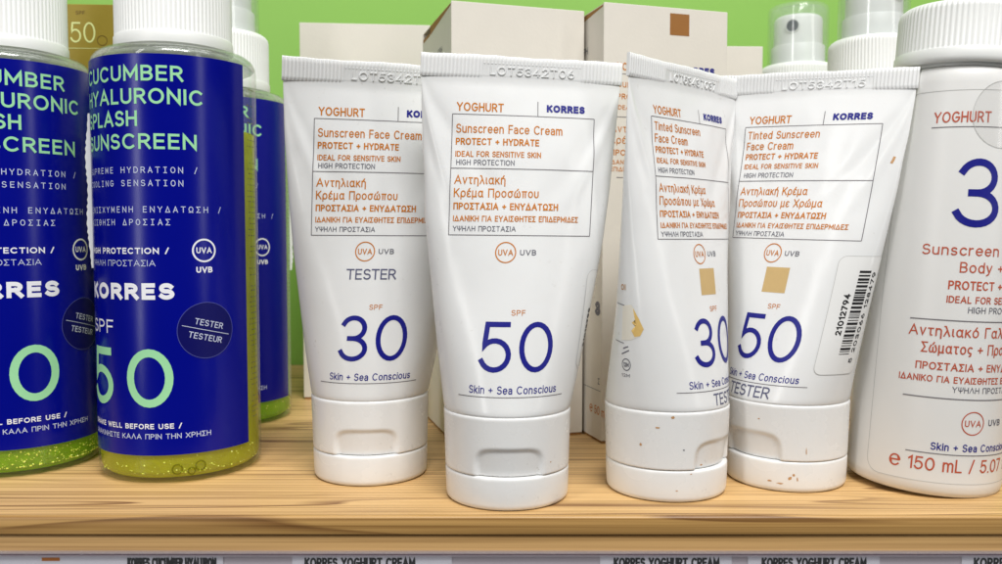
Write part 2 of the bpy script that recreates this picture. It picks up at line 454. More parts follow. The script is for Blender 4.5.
for a, b, x in (('ή', 'η', .23), ('έ', 'ε', .22), ('ώ', 'ω', .37), ('ά', 'α', .25), ('ό', 'ο', .27)):
    G[a] = (G[b][0], G[b][1] + [acute(x)])
G['℮'] = (.86, [[(.08, .46), (.82, .46)] + E(.44, .44, .44, .46, 8, 318, 22), [(.10, .40), (.16, .12)], [(.78, .52), (.70, .78)]])
GM = dict(G)
GM['I'] = GM['Ι'] = (.42, [[(.21, 0), (.21, 1)], [(0, 0), (.42, 0)], [(0, 1), (.42, 1)]])


_line = [0]


def put_text(s, x0, y0, cap, wt=0.13, width=None, mono=None, align='l', gap=0.17, rot=0.0, slant=0.0):
    """Lay a line of writing out on the flat print: returns [(points, closed, half width, cap ends)] in mm."""
    _line[0] += 1
    t = wt * cap
    out, pen = [], 0.0
    src = GM if mono else G
    for ch in s:
        w, st = src[ch]
        if mono:
            gx, sx = pen + mono / cap * 0.5, min(1.0, 0.62 / max(w, 0.01)) if w > 0.62 else 1.0
            gx -= w * sx * 0.5
            adv = mono / cap
        else:
            gx, sx, adv = pen + wt / 2, 1.0, w + wt + gap
        for k in st:
            closed = isinstance(k, tuple)
            pts = k[1] if closed else k
            out.append(([(gx + px * sx, py) for px, py in pts], closed))
        pen += adv
    total = pen if mono else pen - gap
    kx = (width / cap / total) if width else 1.0
    ox = {'l': 0, 'c': -total * kx / 2, 'r': -total * kx}[align]
    c, sn = math.cos(rot), math.sin(rot)
    res = []
    for pts, closed in out:
        q = []
        for px, py in pts:
            X = (ox + px * kx) * cap
            Y = t / 2 + py * (cap - t)
            X += slant * Y
            q.append((x0 + X * c - Y * sn, y0 + X * sn + Y * c))
        res.append((q, closed, t / 2, True, _line[0]))
    return res


def seg(x0, y0, x1, y1, w, one=False):
    if one:
        _line[0] += 1
        return [([(x0, y0), (x1, y1)], False, w / 2, False, _line[0])]
    return [([(x0, y0), (x1, y1)], False, w / 2, False)]


def ring(cx, cy, r, w, n=32):
    return [([(cx + r * math.cos(2 * math.pi * i / n), cy + r * math.sin(2 * math.pi * i / n)) for i in range(n)], True, w / 2, False)]


def rrect_pts(x0, y0, x1, y1, r, n=5):
    P = []
    for cx, cy, a in ((x1 - r, y1 - r, 0), (x0 + r, y1 - r, 90), (x0 + r, y0 + r, 180), (x1 - r, y0 + r, 270)):
        P += E(cx, cy, r, r, a, a + 90, n)
    return P


def strokes_mesh(name, strokes, mapper, material, parent, off=0.06, maxseg=1.0, thick=0.0, whole=False):
    """Printed strokes bent onto a surface; every line of writing becomes a part of its own unless whole is set."""
    ids = []
    for q in strokes:
        k = q[4] if len(q) > 4 else 0
        if k not in ids:
            ids.append(k)
    if len(ids) > 1 and not whole:
        return [strokes_mesh(name, [q for q in strokes if (q[4] if len(q) > 4 else 0) == k], mapper, material, parent, off, maxseg, thick) for k in ids][0]
    V, F, OFF = [], [], []
    for si, (pts, closed, hw, caps) in enumerate([q[:4] for q in strokes]):
        P = [np.array(p, float) for p in pts]
        Q = []
        n = len(P)
        for i in range(n if closed else n - 1):
            a, b = P[i], P[(i + 1) % n]
            k = max(1, int(math.ceil(np.linalg.norm(b - a) / maxseg)))
            for j in range(k):
                Q.append(a + (b - a) * j / k)
        if not closed:
            Q.append(P[-1])
        R = [Q[0]]
        for p in Q[1:]:
            if np.linalg.norm(p - R[-1]) > 1e-5:
                R.append(p)
        Q = R
        if len(Q) < 2:
            Q.append(Q[0] + np.array([1e-3, 0]))
        n = len(Q)
        if not closed and caps:
            d0 = (Q[0] - Q[1]) / np.linalg.norm(Q[0] - Q[1])
            d1 = (Q[-1] - Q[-2]) / np.linalg.norm(Q[-1] - Q[-2])
            Q[0] = Q[0] + d0 * hw
            Q[-1] = Q[-1] + d1 * hw
        base = len(V)
        o = off + (si % 7) * 0.006
        for i in range(n):
            if closed:
                a, b = Q[i - 1], Q[(i + 1) % n]
                d1 = Q[i] - a
                d2 = b - Q[i]
            else:
                d1 = Q[i] - Q[i - 1] if i else Q[1] - Q[0]
                d2 = Q[i + 1] - Q[i] if i < n - 1 else d1
            d1 = d1 / (np.linalg.norm(d1) + 1e-9)
            d2 = d2 / (np.linalg.norm(d2) + 1e-9)
            t = d1 + d2
            L = np.linalg.norm(t)
            t = t / L if L > 1e-3 else d1
            nrm = np.array([-t[1], t[0]])
            m = 1 / max(0.42, nrm @ np.array([-d1[1], d1[0]]))
            if thick:
                V += [Q[i] + nrm * hw * m * 1.25, Q[i] + nrm * hw * m * 0.7, Q[i] - nrm * hw * m * 0.7, Q[i] - nrm * hw * m * 1.25]
                OFF += [-0.02, o + thick, o + thick, -0.02]
            else:
                V += [Q[i] + nrm * hw * m, Q[i] - nrm * hw * m]
                OFF += [o, o]
        w = 4 if thick else 2
        for i in range(n if closed else n - 1):
            j = (i + 1) % n
            for c in range(w - 1):
                F.append((base + i * w + c, base + i * w + c + 1, base + j * w + c + 1, base + j * w + c))
    V = np.array(V)
    return mesh(name, mapper(V[:, 0], V[:, 1], np.array(OFF)), F, material, parent, smooth=False)


def patch_mesh(name, outline, mapper, material, parent, off=0.04, step=0.8, rings=None):
    """A flat printed or stuck-on area: concentric fan over a convex outline, bent with the surface."""
    P = np.array(outline, float)
    c = P.mean(0)
    rmax = np.linalg.norm(P - c, axis=1).max()
    k = rings or max(2, int(rmax / step))
    # subdivide the outline too
    Q = []
    for i in range(len(P)):
        a, b = P[i], P[(i + 1) % len(P)]
        m = max(1, int(np.linalg.norm(b - a) / step))
        Q += [a + (b - a) * j / m for j in range(m)]
    Q = np.array(Q)
    n = len(Q)
    V = np.concatenate([c + (Q - c) * (r / k) for r in range(1, k + 1)] + [c[None]])
    F = grid_faces(k, n)
    F = [tuple(reversed(f)) for f in F]
    F += [(len(V) - 1, i, (i + 1) % n) for i in range(n)]
    return mesh(name, mapper(V[:, 0], V[:, 1], np.full(len(V), off)), F, material, parent, smooth=True)


# ------------------------------------------------------------------ setting: shelf, rail, wall
SHELF_F = 213.7
shelf = tag(empty('shelf', (0, SHELF_F, 0)), 'pale pine display shelf with a squared front edge', None, None, 'structure')


def board(name, x0, x1, prof, material, parent):
    """A board running along X with the given (y, z) section."""
    xs = np.linspace(x0, x1, 9)
    V = [(x, y, z) for x in xs for y, z in prof]
    n = len(prof)
    F = [tuple(reversed(f)) for f in grid_faces(len(xs), n)]
    F += [tuple(range(n)), tuple(range(len(V) - 1, len(V) - n - 1, -1))]
    return mesh(name, V, F, material, parent, smooth=True, sharp=35)


sec = [(256, 0), (256, -4.75), (1.3, -4.75), (1.3, -0.02), (1.35, 0)]
board('shelf_board', -420, 420, sec, M['wood'], shelf)
band = [(1.25, 0.02), (1.25, -4.75), (0.4, -4.75), (0.1, -4.6), (0, -4.3), (0, -0.75), (0.08, -0.42), (0.3, -0.14), (0.6, 0.02)]
board('edge_band', -420, 420, band, M['wood_edge'], shelf)
sec2 = [(256, -5.1), (256, -24), (0.7, -24), (0.7, -5.3), (0.9, -5.1)]
board('support_board', -420, 420, sec2, M['wood_low'], shelf)

wall = mesh('wall', *bevel_box(-600, 600, 470.5, 490, -60, 420, 0.5), M['wall'], smooth=False)
tag(wall, kind='structure')

rail = tag(empty('price_rail', (0, 205, -30)), 'clear plastic price rail along the bottom front of the wooden shelf', 'price rail')


def rboard(name, prof, material, x0=-420, x1=420):
    o = board(name, x0, x1, [(y - 205, z + 30) for y, z in prof], material, rail)
    return o


rboard('back_strip', [(214.2, -10.02), (214.2, -34), (213.65, -34), (213.65, -10.02)], M['rail_back'])
rboard('lip', [(214.2, -9.0), (214.2, -9.3), (212.6, -9.3), (212.3, -9.22), (212.3, -9.08), (212.6, -9.0)], M['rail_lip'])
rboard('channel', [(214.2, -9.32), (214.2, -9.72), (212.9, -9.72), (212.9, -9.32)], M['channel'])
rboard('lower_lip', [(214.2, -9.74), (214.2, -10.0), (212.7, -10.0), (212.45, -9.95), (212.45, -9.8), (212.7, -9.74)], M['rail_lip'])
rboard('front_plate', [(213.0, -10.02), (213.0, -34), (212.6, -34), (212.6, -10.02)], M['acrylic'])


def flat_xz(x0, y, z0):
    return lambda u, v, o: np.stack([x0 + u, y - o, z0 + v], 1)


def px_x(px, Y, z):
    """Image column to X at a known distance Y and height z."""
    p = math.radians(3.08)
    return (px - 501) / 850 * (Y * math.cos(p) - (z - 71.5) * math.sin(p))


tag_specs = [(-30, 223, 'KORRES CUCUMBER HYALURON', 128, 216, 'price tag under the left blue spray bottles with a small orange dash'),
             (292, 452, 'KORRES YOGHURT CREAM', 305, 415, 'price tag under the narrow gap left of the middle tube'),
             (600, 732, 'KORRES YOGHURT CREAM', 614, 719, 'price tag on the rail under the turned tinted tube'),
             (748, 880, 'KORRES YOGHURT CREAM', 762, 866, 'price tag on the rail under the tinted tube with barcode'),
             (962, 1040, 'KORRES YOGHURT', 974, 1060, 'price tag at the far right under the white lotion bottle')]
for a, b, s, ta, tb, lab in tag_specs:
    Y = 213.25
    x0, x1 = px_x(a, Y, -10), px_x(b, Y, -10)
    t = tag(empty('price_tag', ((x0 + x1) / 2, Y, -33)), 'white paper ' + lab, 'price tag', 'price tags in the rail')
    hw = (x1 - x0) / 2
    mesh('paper', *bevel_box(-hw, hw, 0, 0.3, 0, 22.95, 0.05), M['paper'], t, smooth=False)
    tx0, tx1 = px_x(ta, Y, -12), px_x(tb, Y, -12)
    mp = flat_xz(-(x0 + x1) / 2, 0, 0)
    strokes_mesh('lettering', put_text(s, tx0, 33 - 13.1, 2.6, 0.2, width=tx1 - tx0), mp, M['black'], t, off=0.05)
    strokes_mesh('lettering', put_text('SPF 150 mL', tx0, 33 - 17.5, 2.4, 0.12), mp, M['black'], t, off=0.05)
    if a < 0:
        xa, xb = px_x(42, Y, -12), px_x(60, Y, -12)
        strokes_mesh('orange_mark', seg(xa, 33 - 10.9, xb, 33 - 10.9, 0.9), mp, M['orange'], t, off=0.05)


# ------------------------------------------------------------------ squeeze tubes
R0, H0, CH, CRIMP, HALFW = 17.45, 120.0, 24.8, 5.6, 27.9
_bs = np.linspace(0.0, R0, 120)


def _solve_a(b):
    P = 2 * math.pi * R0
    lo, hi = R0 * 0.5, math.pi * R0
    for _ in range(50):
        a = (lo + hi) / 2
        p = math.pi * (3 * (a + b) - math.sqrt((3 * a + b) * (a + 3 * b)))
        lo, hi = (a, hi) if p < P else (lo, a)
    return a


_as = np.array([_solve_a(b) for b in _bs])
_ts = np.linspace(0, 1, 81)
_th = np.linspace(0, math.pi, 241)
_bt = np.maximum(R0 * (1 - _ts) ** 0.9, 0.5)
_at = np.interp(_bt, _bs, _as)
_S = []          # arc length from the front middle round to the back
for a, b in zip(_at, _bt):
    X, Y = a * np.sin(_th), -b * np.cos(_th)
    _S.append(np.concatenate([[0], np.cumsum(np.hypot(np.diff(X), np.diff(Y)))]))
_S = np.array(_S)


class Tube:
    def __init__(self, x, y, yawc, yawt, lx, ly, roll, seed):
        self.p = (math.radians(yawc), math.radians(yawt), lx, ly, math.tan(math.radians(roll)))
        self.seed = seed
        r = random.Random(int(seed * 10))
        self.creases = [(r.uniform(0.35, 0.6), r.uniform(0.7, 1.0), 0.11), (r.uniform(0.3, 0.55), r.uniform(0.7, 1.0), 0.11), (-r.uniform(0.25, 0.45), r.uniform(1.1, 1.5), 0.13), (-r.uniform(0.2, 0.4), r.uniform(1.1, 1.5), 0.13)]

    def bend(self, lx_, ly_, z):
        yc, yt, lx, ly, roll = self.p
        k = np.clip((z - CH) / (H0 - CH), 0, 1.1)
        yaw = yc + (yt - yc) * k
        c, s = np.cos(yaw), np.sin(yaw)
        X = lx_ * c - ly_ * s + lx * k
        Y = lx_ * s + ly_ * c + ly * k
        return np.stack([X, Y, z - roll * lx_ * k], 1)

    def body_ab(self, z):
        t = np.clip((z - CH) / (H0 - CRIMP - CH), 0, 1)
        return np.interp(t, _ts, _at), np.interp(t, _ts, _bt), t

    def theta(self, s, t):
        f = np.clip(t, 0, 1) * (len(_ts) - 1)
        i = np.minimum(f.astype(int), len(_ts) - 2)
        w = f - i
        a = np.array([np.interp(abs(q), _S[j], _th) for q, j in zip(s, i)])
        b = np.array([np.interp(abs(q), _S[j + 1], _th) for q, j in zip(s, i)])
        return np.sign(s) * (a * (1 - w) + b * w)

    def dent(self, th, z):
        """Soft hollows a squeezed tube has, strongest below the seal."""
        out = np.zeros(len(th))
        for i in range(len(th)):
            t = min(1, max(0, (z[i] - CH) / (H0 - CRIMP - CH)))
            n1 = noise.noise(Vector((math.sin(th[i]) * 1.3 + self.seed, math.cos(th[i]) * 1.3, z[i] * 0.035)))
            n2 = noise.noise(Vector((math.sin(th[i]) * 5 + self.seed, math.cos(th[i]) * 3, z[i] * 0.11 + self.seed)))
            cr = 0.0
            if t > 0.6:
                q = (1 - t) / 0.4
                for sg, (amp, reach, wid) in zip((-1, 1, -1, 1), self.creases):
                    c0 = sg * (math.pi / 2 - 0.06 - reach * q ** 0.75)
                    cr += amp * math.exp(-((th[i] - c0) / wid) ** 2) * math.sin(math.pi * min(1, (1 - t) / 0.4)) ** 0.7
            out[i] = cr + n1 * 0.7 * math.sin(math.pi * min(1, t * 1.05)) + n2 * 0.32 * t * t * (1 - t ** 6)
        return out

    def surf_th(self, th, z, off):
        a, b, t = self.body_ab(z)
        nx, ny = np.sin(th) * b, -np.cos(th) * a
        L = np.hypot(nx, ny) + 1e-9
        d = off + self.dent(th, z)
        return self.bend(a * np.sin(th) + nx / L * d, -b * np.cos(th) + ny / L * d, z)

    def map(self, s, z, off):
        s, z = np.asarray(s, float), np.asarray(z, float)
        a, b, t = self.body_ab(z)
        return self.surf_th(self.theta(s, t), z, off)

    def crimp_map(self, u, v, off):
        return self.bend(np.asarray(u, float), -0.62 - np.asarray(off, float), np.asarray(v, float))


def smooth01(x):
    x = np.clip(x, 0, 1)
    return x * x * (3 - 2 * x)


def build_tube(name, label, x, y, yawc, yawt, lx, ly, roll, seed, lot, spf, tinted, tester, extra=None, group='white sunscreen tubes standing on their caps'):
    T = Tube(x, y, yawc, yawt, lx, ly, roll, seed)
    root = tag(empty(name, (x, y, 0)), label, 'tube', group)
    # body
    zs = np.concatenate([[24.2, 24.45, 24.8, 25.3], np.linspace(26.2, H0 - CRIMP - 0.4, 96), [H0 - CRIMP]])
    n = 200
    th = np.linspace(-math.pi, math.pi, n, endpoint=False)
    V = []
    inset = {0: -1.1, 1: -0.45, 2: -0.15, 3: -0.03}
    for i, z in enumerate(zs):
        V.append(T.surf_th(th, np.full(n, z), np.full(n, inset.get(i, 0.0))))
    mesh('tube_body', np.concatenate(V), grid_faces(len(zs), n), M['tube'], root)
    # crimped seal: ribbed flat slab with a plain plate for the lot number
    nc = 330
    us = np.linspace(-HALFW, HALFW, nc)
    vs = np.array([H0 - CRIMP - 0.6, H0 - CRIMP + 0.1, H0 - CRIMP + 0.5, H0 - 3.2, H0 - 1.5, H0 - 0.35, H0 - 0.02])
    rows = []
    pl0, pl1 = -11.5, 16.5
    for side in (-1, 1):
        for v in (vs if side < 0 else vs[::-1]):
            rib = 0.26 * (0.5 + 0.5 * np.cos(us * 2 * math.pi / 1.02))
            if side < 0:
                plate = smooth01((us - pl0) / 0.3) * smooth01((pl1 - us) / 0.3) * (1.0 if v < H0 - 2.0 else 0.0)
                rib = rib * (1 - plate) + 0.02 * plate
            edge = 0.0 if v in (vs[0], vs[-1]) else 1.0
            yy = side * (0.34 + 0.14 * edge + rib * edge)
            wav = 0.12 * np.sin(us * 0.21 + seed) + 0.05 * np.sin(us * 0.9 + seed * 2)
            rows.append(T.bend(us, yy, np.full(nc, v) + wav * (v - H0 + CRIMP) / CRIMP))
    cv = np.concatenate(rows)
    cf = grid_faces(len(rows), nc, False)
    k = len(rows)
    cf += [tuple(i * nc for i in range(k)), tuple(i * nc + nc - 1 for i in range(k - 1, -1, -1))]
    crimp = mesh('crimp_seal', cv, cf, M['tube'], root, smooth=True, sharp=50)
    cm = lambda u, v, o: T.bend(np.asarray(u), -0.50 - np.asarray(o), np.asarray(v))
    strokes_mesh('lot_number', put_text(lot, -9.2, H0 - 5.2, 2.3, 0.16, width=23.5), cm, M['tube'], crimp, off=0.0, thick=0.22)
    strokes_mesh('plate_edge', seg(pl0, H0 - 2.1, pl1, H0 - 2.1, 0.35), cm, M['tube'], crimp, off=0.0, thick=0.10)
    # cap with thumb recess, lid below the seam
    n = 256
    th = np.linspace(-math.pi, math.pi, n, endpoint=False)
    yc = math.radians(yawc)

    def cap_rows(prof, recess):
        rr = []
        for r, z in prof:
            q = np.full(n, r)
            if recess:
                az = np.abs(th)
                half = 0.58
                d = ((az / half) ** 5 + (max(0.0, z - 9.0) / 7.9) ** 4) ** 0.22
                q = q - smooth01((1 - d) / 0.16) * (0.55 + 0.75 * (16.6 - z) / 7.6)
            a = th + yc
            rr.append(np.stack([q * np.sin(a), -q * np.cos(a), np.full(n, z)], 1))
        return np.concatenate(rr), grid_faces(len(prof), n)

    prof = [(13.5, 8.9), (16.75, 8.95), (17.05, 9.1)] + [(17.12 + 0.4 * (z - 9.3) / 14, z) for z in np.linspace(9.3, 23.4, 40)] + [(17.55, 23.9), (17.5, 24.3), (17.32, 24.6), (17.0, 24.72), (16.0, 24.75)]
    capo = mesh('cap', *cap_rows(prof, True), M['cap'], root, sharp=60)
    prof = [(0.01, 0.35), (13.5, 0.35), (14.6, 0.0), (15.7, 0.03), (16.3, 0.3), (16.72, 0.8), (16.88, 1.6), (16.98, 4), (17.1, 7.9), (17.05, 8.35), (16.9, 8.72), (16.5, 8.8), (13.0, 8.8)]
    mesh('lid', *cap_rows(prof, False), M['cap'], capo, sharp=60)

    # ---- print
    X0 = -19.54 + 0.65
    fx0, fx1 = -19.54 + 0.65, 19.54 + 0.65
    zt, zm, zb = (103.9, 87.6, 70.7) if tinted else (103.9, 89.4, 71.7)
    L = 0.21
    S = seg(fx0, zt, fx1, zt, L) + seg(fx0, zb, fx1, zb, L) + seg(fx0, zb, fx0, zt, L) + seg(fx1, zb, fx1, zt, L) + seg(fx0, zm, fx1, zm, L)
    S += seg(4.2, zt, 4.2, zt + 4.1, L) + seg(-15.0, 29.9, 15.2, 29.9, L, True)
    strokes_mesh('frame_lines', S, T.map, M['line'], root, off=0.05)
    tx = X0 + 1.1
    W = []
    W += put_text('YOGHURT', tx, 104.75, 2.35, 0.15, width=12.6)
    if tinted:
        W += put_text('Tinted Sunscreen', tx, 100.2, 2.35, 0.125, width=21.5)
        W += put_text('Face Cream', tx, 96.9, 2.35, 0.125, width=14.4)
        W += put_text('PROTECT + HYDRATE', tx, 94.0, 1.8, 0.18, width=22)
        W += put_text('IDEAL FOR SENSITIVE SKIN', tx, 91.2, 1.5, 0.16, width=22.6)
        W += put_text('Αντηλιακή Κρέμα', tx, 83.4, 2.35, 0.125, width=21.0)
        W += put_text('Προσώπου με Χρώμα', tx, 79.9, 2.35, 0.125, width=25.8)
        W += put_text('ΠΡΟΣΤΑΣΙΑ + ΕΝΥΔΑΤΩΣΗ', tx, 76.6, 1.8, 0.18, width=27.5)
        W += put_text('ΙΔΑΝΙΚΗ ΓΙΑ ΕΥΑΙΣΘΗΤΕΣ ΕΠΙΔΕΡΜΙΔΕΣ', tx, 73.7, 1.5, 0.16, width=34)
    else:
        W += put_text('Sunscreen Face Cream', tx, 98.9, 2.4, 0.125, width=28.8)
        W += put_text('PROTECT + HYDRATE', tx, 95.7, 1.85, 0.18, width=22.4)
        W += put_text('IDEAL FOR SENSITIVE SKIN', tx, 92.5, 1.55, 0.16, width=23)
        W += put_text('Αντηλιακή', tx, 85.2, 2.4, 0.125, width=13.6)
        W += put_text('Κρέμα Προσώπου', tx, 81.7, 2.4, 0.125, width=22.6)
        W += put_text('ΠΡΟΣΤΑΣΙΑ + ΕΝΥΔΑΤΩΣΗ', tx, 78.4, 1.85, 0.18, width=28)
        W += put_text('ΙΔΑΝΙΚΗ ΓΙΑ ΕΥΑΙΣΘΗΤΕΣ ΕΠΙΔΕΡΜΙΔΕΣ', tx, 75.3, 1.55, 0.16, width=34)
    W += put_text('SPF', 0.7, 50.8, 1.45, 0.13, width=3.7, align='c')
    strokes_mesh('orange_lettering', W, T.map, M['orange'], root)
    U = ring(-3.4, 67.2 if not tinted else 66.6, 2.65, 0.3) + put_text('UVA', -3.4, (67.2 if not tinted else 66.6) - 0.8, 1.6, 0.15, width=3.9, align='c')
    strokes_mesh('uva_mark', U, T.map, M['orange'], root, whole=True)
    zu = 66.5 if not tinted else 65.9
    W = put_text('HIGH PROTECTION', tx + 0.3, 90.3 if not tinted else 88.6, 1.45, 0.13, width=15.6)
    W += put_text('ΥΨΗΛΗ ΠΡΟΣΤΑΣΙΑ', tx, 72.7 if not tinted else 71.35, 1.4, 0.13, width=16.8)
    W += put_text('UVB', 0.4, zu, 1.45, 0.16, width=4.3)
    strokes_mesh('grey_lettering', W, T.map, M['grey'], root)
    W = put_text('KORRES', 6.7, 105.2, 2.05, 0.27, width=10.6)
    W += put_text('Skin + Sea Conscious', 0.6, 30.75, 2.05, 0.125, width=24, align='c')
    strokes_mesh('navy_lettering', W, T.map, M['navy'], root)
    strokes_mesh('spf_number', put_text(spf, 0.75, 36.2, 13.0, 0.105, width=19.4, align='c'), T.map, M['navy'], root, maxseg=0.8)
    if tinted:
        patch_mesh('shade_square', [(-4.3, 55.4), (2.9, 55.4), (2.9, 62.6), (-4.3, 62.6)], T.map, M['beige'], root)
    if tester:
        strokes_mesh('tester_stamp', put_text('TESTER', tester[0], tester[1], tester[2], 0.13, mono=tester[3]), T.map, M['stamp'], root)
    if extra:
        extra(T, root, capo)
    return root


def smudge(T, root, spots, on_cap=True, yaw=0.0):
    """Small dabs of dried cream."""
    for (ang, z, w, h, mk) in spots:
        P = []
        for i in range(12):
            a = 2 * math.pi * i / 12
            q = 0.65 + 0.5 * rng.random()
            P.append((1.15 * w * q * math.cos(a), 1.15 * h * q * math.sin(a)))

        def mp(u, v, o, ang=ang, z=z):
            a = ang + u / 17.3 + yaw
            r = 17.12 + 0.4 * np.clip((z + v - 9.3) / 14, -0.6, 1) + o
            return np.stack([r * np.sin(a), -r * np.cos(a), z + v], 1)
        patch_mesh('smudge', P, mp, M[mk], root, off=0.05, rings=2)


def sticker(T, root, s0, s1, z0, z1, code, ean):
    st = patch_mesh('barcode_sticker', rrect_pts(s0, z0, s1, z1, 2.2), T.map, M['sticker'], root, off=0.09, step=1.0)
    P = rrect_pts(s0, z0, s1, z1, 2.2)
    strokes_mesh('sticker_outline', [(P, True, 0.07, False)], T.map, M['sticker_edge'], st, off=0.11)
    r2 = random.Random(3)
    z, W = z0 + 5.6, []
    top = z1 - 4.4
    b0 = s0 + 5.9
    b1 = b0 + 3.3
    while z < top:
        w = r2.choice([0.22, 0.22, 0.44, 0.66])
        W += seg(b0, z + w / 2, b1, z + w / 2, w)
        z += w + r2.choice([0.22, 0.3, 0.5])
    strokes_mesh('barcode', W, T.map, M['black'], st, off=0.13)
    W = put_text(code, s0 + 5.0, z0 + 11, 1.7, 0.22, width=11.5, rot=math.pi / 2)
    W += put_text(ean, b1 + 2.0, z0 + 3.0, 1.4, 0.2, width=top - z0 - 3, rot=math.pi / 2)
    strokes_mesh('barcode_digits', W, T.map, M['black'], st, off=0.13)


def extra_center(T, root, capo):
    P = rrect_pts(20.5, 36, 32, 62.5, 2.2)
    st = patch_mesh('price_sticker', P, T.map, M['sticker'], root, off=0.09, step=1.0)
    strokes_mesh('sticker_outline', [(P, True, 0.07, False)], T.map, M['sticker_edge'], st, off=0.11)
    strokes_mesh('sticker_digits', put_text('21012799', 24.9, 41.5, 1.8, 0.22, width=10.5, rot=math.pi / 2), T.map, M['black'], st, off=0.13)
    smudge(T, capo, [(0.72, 12.2, 0.25, 0.2, 'smudge')])


def extra_turned(T, root, capo):
    yw = math.radians(47.6)
    smudge(T, capo, [(-1.15, 20.5, 0.55, 0.22, 'smudge'), (-0.92, 23.4, 0.5, 0.4, 'smudge'), (-1.42, 15.5, 0.3, 0.4, 'smudge'),
                     (-0.75, 14.6, 0.25, 0.2, 'grey'), (-0.45, 10.3, 0.35, 0.22, 'smudge'), (-0.85, 3.5, 0.3, 0.15, 'smudge'), (-0.62, 8.0, 0.3, 0.12, 'smudge')], yaw=yw)
    # shade chip printed on the tube's side and the open-jar mark
    TS = lambda u, v, o: T.map(np.asarray(u) * 0.9 - 5.6, v, o)
    chip = patch_mesh('shade_chip', [(-27.5, 43.4), (-24.0, 43.6), (-20.8, 44.8), (-19.6, 46.8), (-21.5, 50.2), (-23.4, 53.2), (-27.0, 52.8)], TS, M['chip'], root)
    patch_mesh('chip_streak', [(-22.6, 44.6), (-20.8, 44.9), (-19.7, 46.8), (-21.0, 49.4), (-22.9, 52.4), (-22.2, 49.2), (-23.4, 48.4), (-22.3, 47.4), (-23.6, 46.2)], TS, M['swatch'], chip, off=0.07)
    S = seg(-31, 53.4, -26.2, 52.9, 0.2) + seg(-31, 43.2, -26.6, 42.6, 0.2)
    S += ring(-25.9, 36.8, 1.6, 0.25, 14) + seg(-27.6, 39.6, -24.6, 40.8, 0.3) + seg(-26.9, 41.2, -24.9, 41.8, 0.3)
    S += put_text('12M', -26.9, 36.2, 1.2, 0.16, width=2.0) + put_text('12M', -27.8, 33.4, 0.9, 0.16, width=3.2)
    strokes_mesh('side_marks', S[:2], TS, M['grey'], root)
    strokes_mesh('open_jar_mark', S[2:], TS, M['grey'], root, whole=True)
    strokes_mesh('side_lettering', put_text('ΟΙ', -30.8, 57.0, 1.6, 0.2), T.map, M['smudge'], root)


def extra_barcode(T, root, capo):
    sticker(T, root, 15.6, 29.5, 33.5, 66.5, '21012794', '5 203066 128479')
    smudge(T, capo, [(0.70, 4.2, 0.5, 0.5, 'smudge'), (0.76, 5.2, 0.35, 0.3, 'smudge'), (0.38, 3.0, 0.7, 0.25, 'smudge'), (0.95, 12, 0.15, 0.9, 'smudge'), (0.55, 2.6, 0.9, 0.2, 'smudge'), (0.82, 4.0, 0.2, 0.5, 'smudge'), (0.2, 20.2, 0.3, 0.15, 'smudge')], yaw=math.radians(-54.5))
    strokes_mesh('cream_speck', [([(24.0, 92.5), (24.3, 93.3), (24.6, 94.4)], False, 0.35, False)], T.map, M['smudge'], root)


build_tube('sunscreen_tube', 'white SPF 30 tube stamped TESTER under the UVA mark, left of the middle tube',
           -39.6, 255.8, 3.8, 16.3, 7.0, -14.5, 0.6, 1.3, 'LOT5342T13', '30', False, (-8.3, 59.3, 3.0, 2.35))
build_tube('sunscreen_tube', 'white SPF 50 tube in the middle, facing the front, nearest the shelf edge',
           1.7, 233.9, 1.8, 9.85, 4.5, 0.3, 1.2, 4.1, 'LOT5342T06', '50', False, None, extra_center)
build_tube('sunscreen_tube', 'white tinted SPF 30 tube turned to the right with brown smudges on its cap',
           47.3, 241.0, 47.6, 44.2, 6.5, 6.4, 0.2, 7.7, 'LOT5343T037', '30', True, (-3.5, 25.8, 3.2, 2.5), extra_turned)
build_tube('sunscreen_tube', 'white tinted SPF 50 tube turned to the left with a barcode sticker',
           84.6, 249.8, -54.5, -31.0, 8.2, 4.0, 3.0, 9.4, 'LOT5342T15', '50', True, (-9.2, 26.0, 3.2, 2.5), extra_barcode)


# ------------------------------------------------------------------ spray bottles
RB, HB = 23.9, 127.0


def collar_prof():
    return [(12.0, 0.2), (16.6, 0.2), (16.9, 0.0), (17.2, 0.15), (17.25, 0.8), (17.2, 3.2), (17.0, 3.5), (16.95, 4.0), (16.95, 19.4), (16.7, 20.4), (16.1, 21.2), (15.2, 21.8), (14.2, 22.0), (9.0, 22.0)]


def rib_fun(z0):
    return lambda th, r, z: r - (0.34 * (0.5 + 0.5 * math.cos(th * 84)) if 3.9 < z - z0 < 20.5 and r > 16 else 0.0)


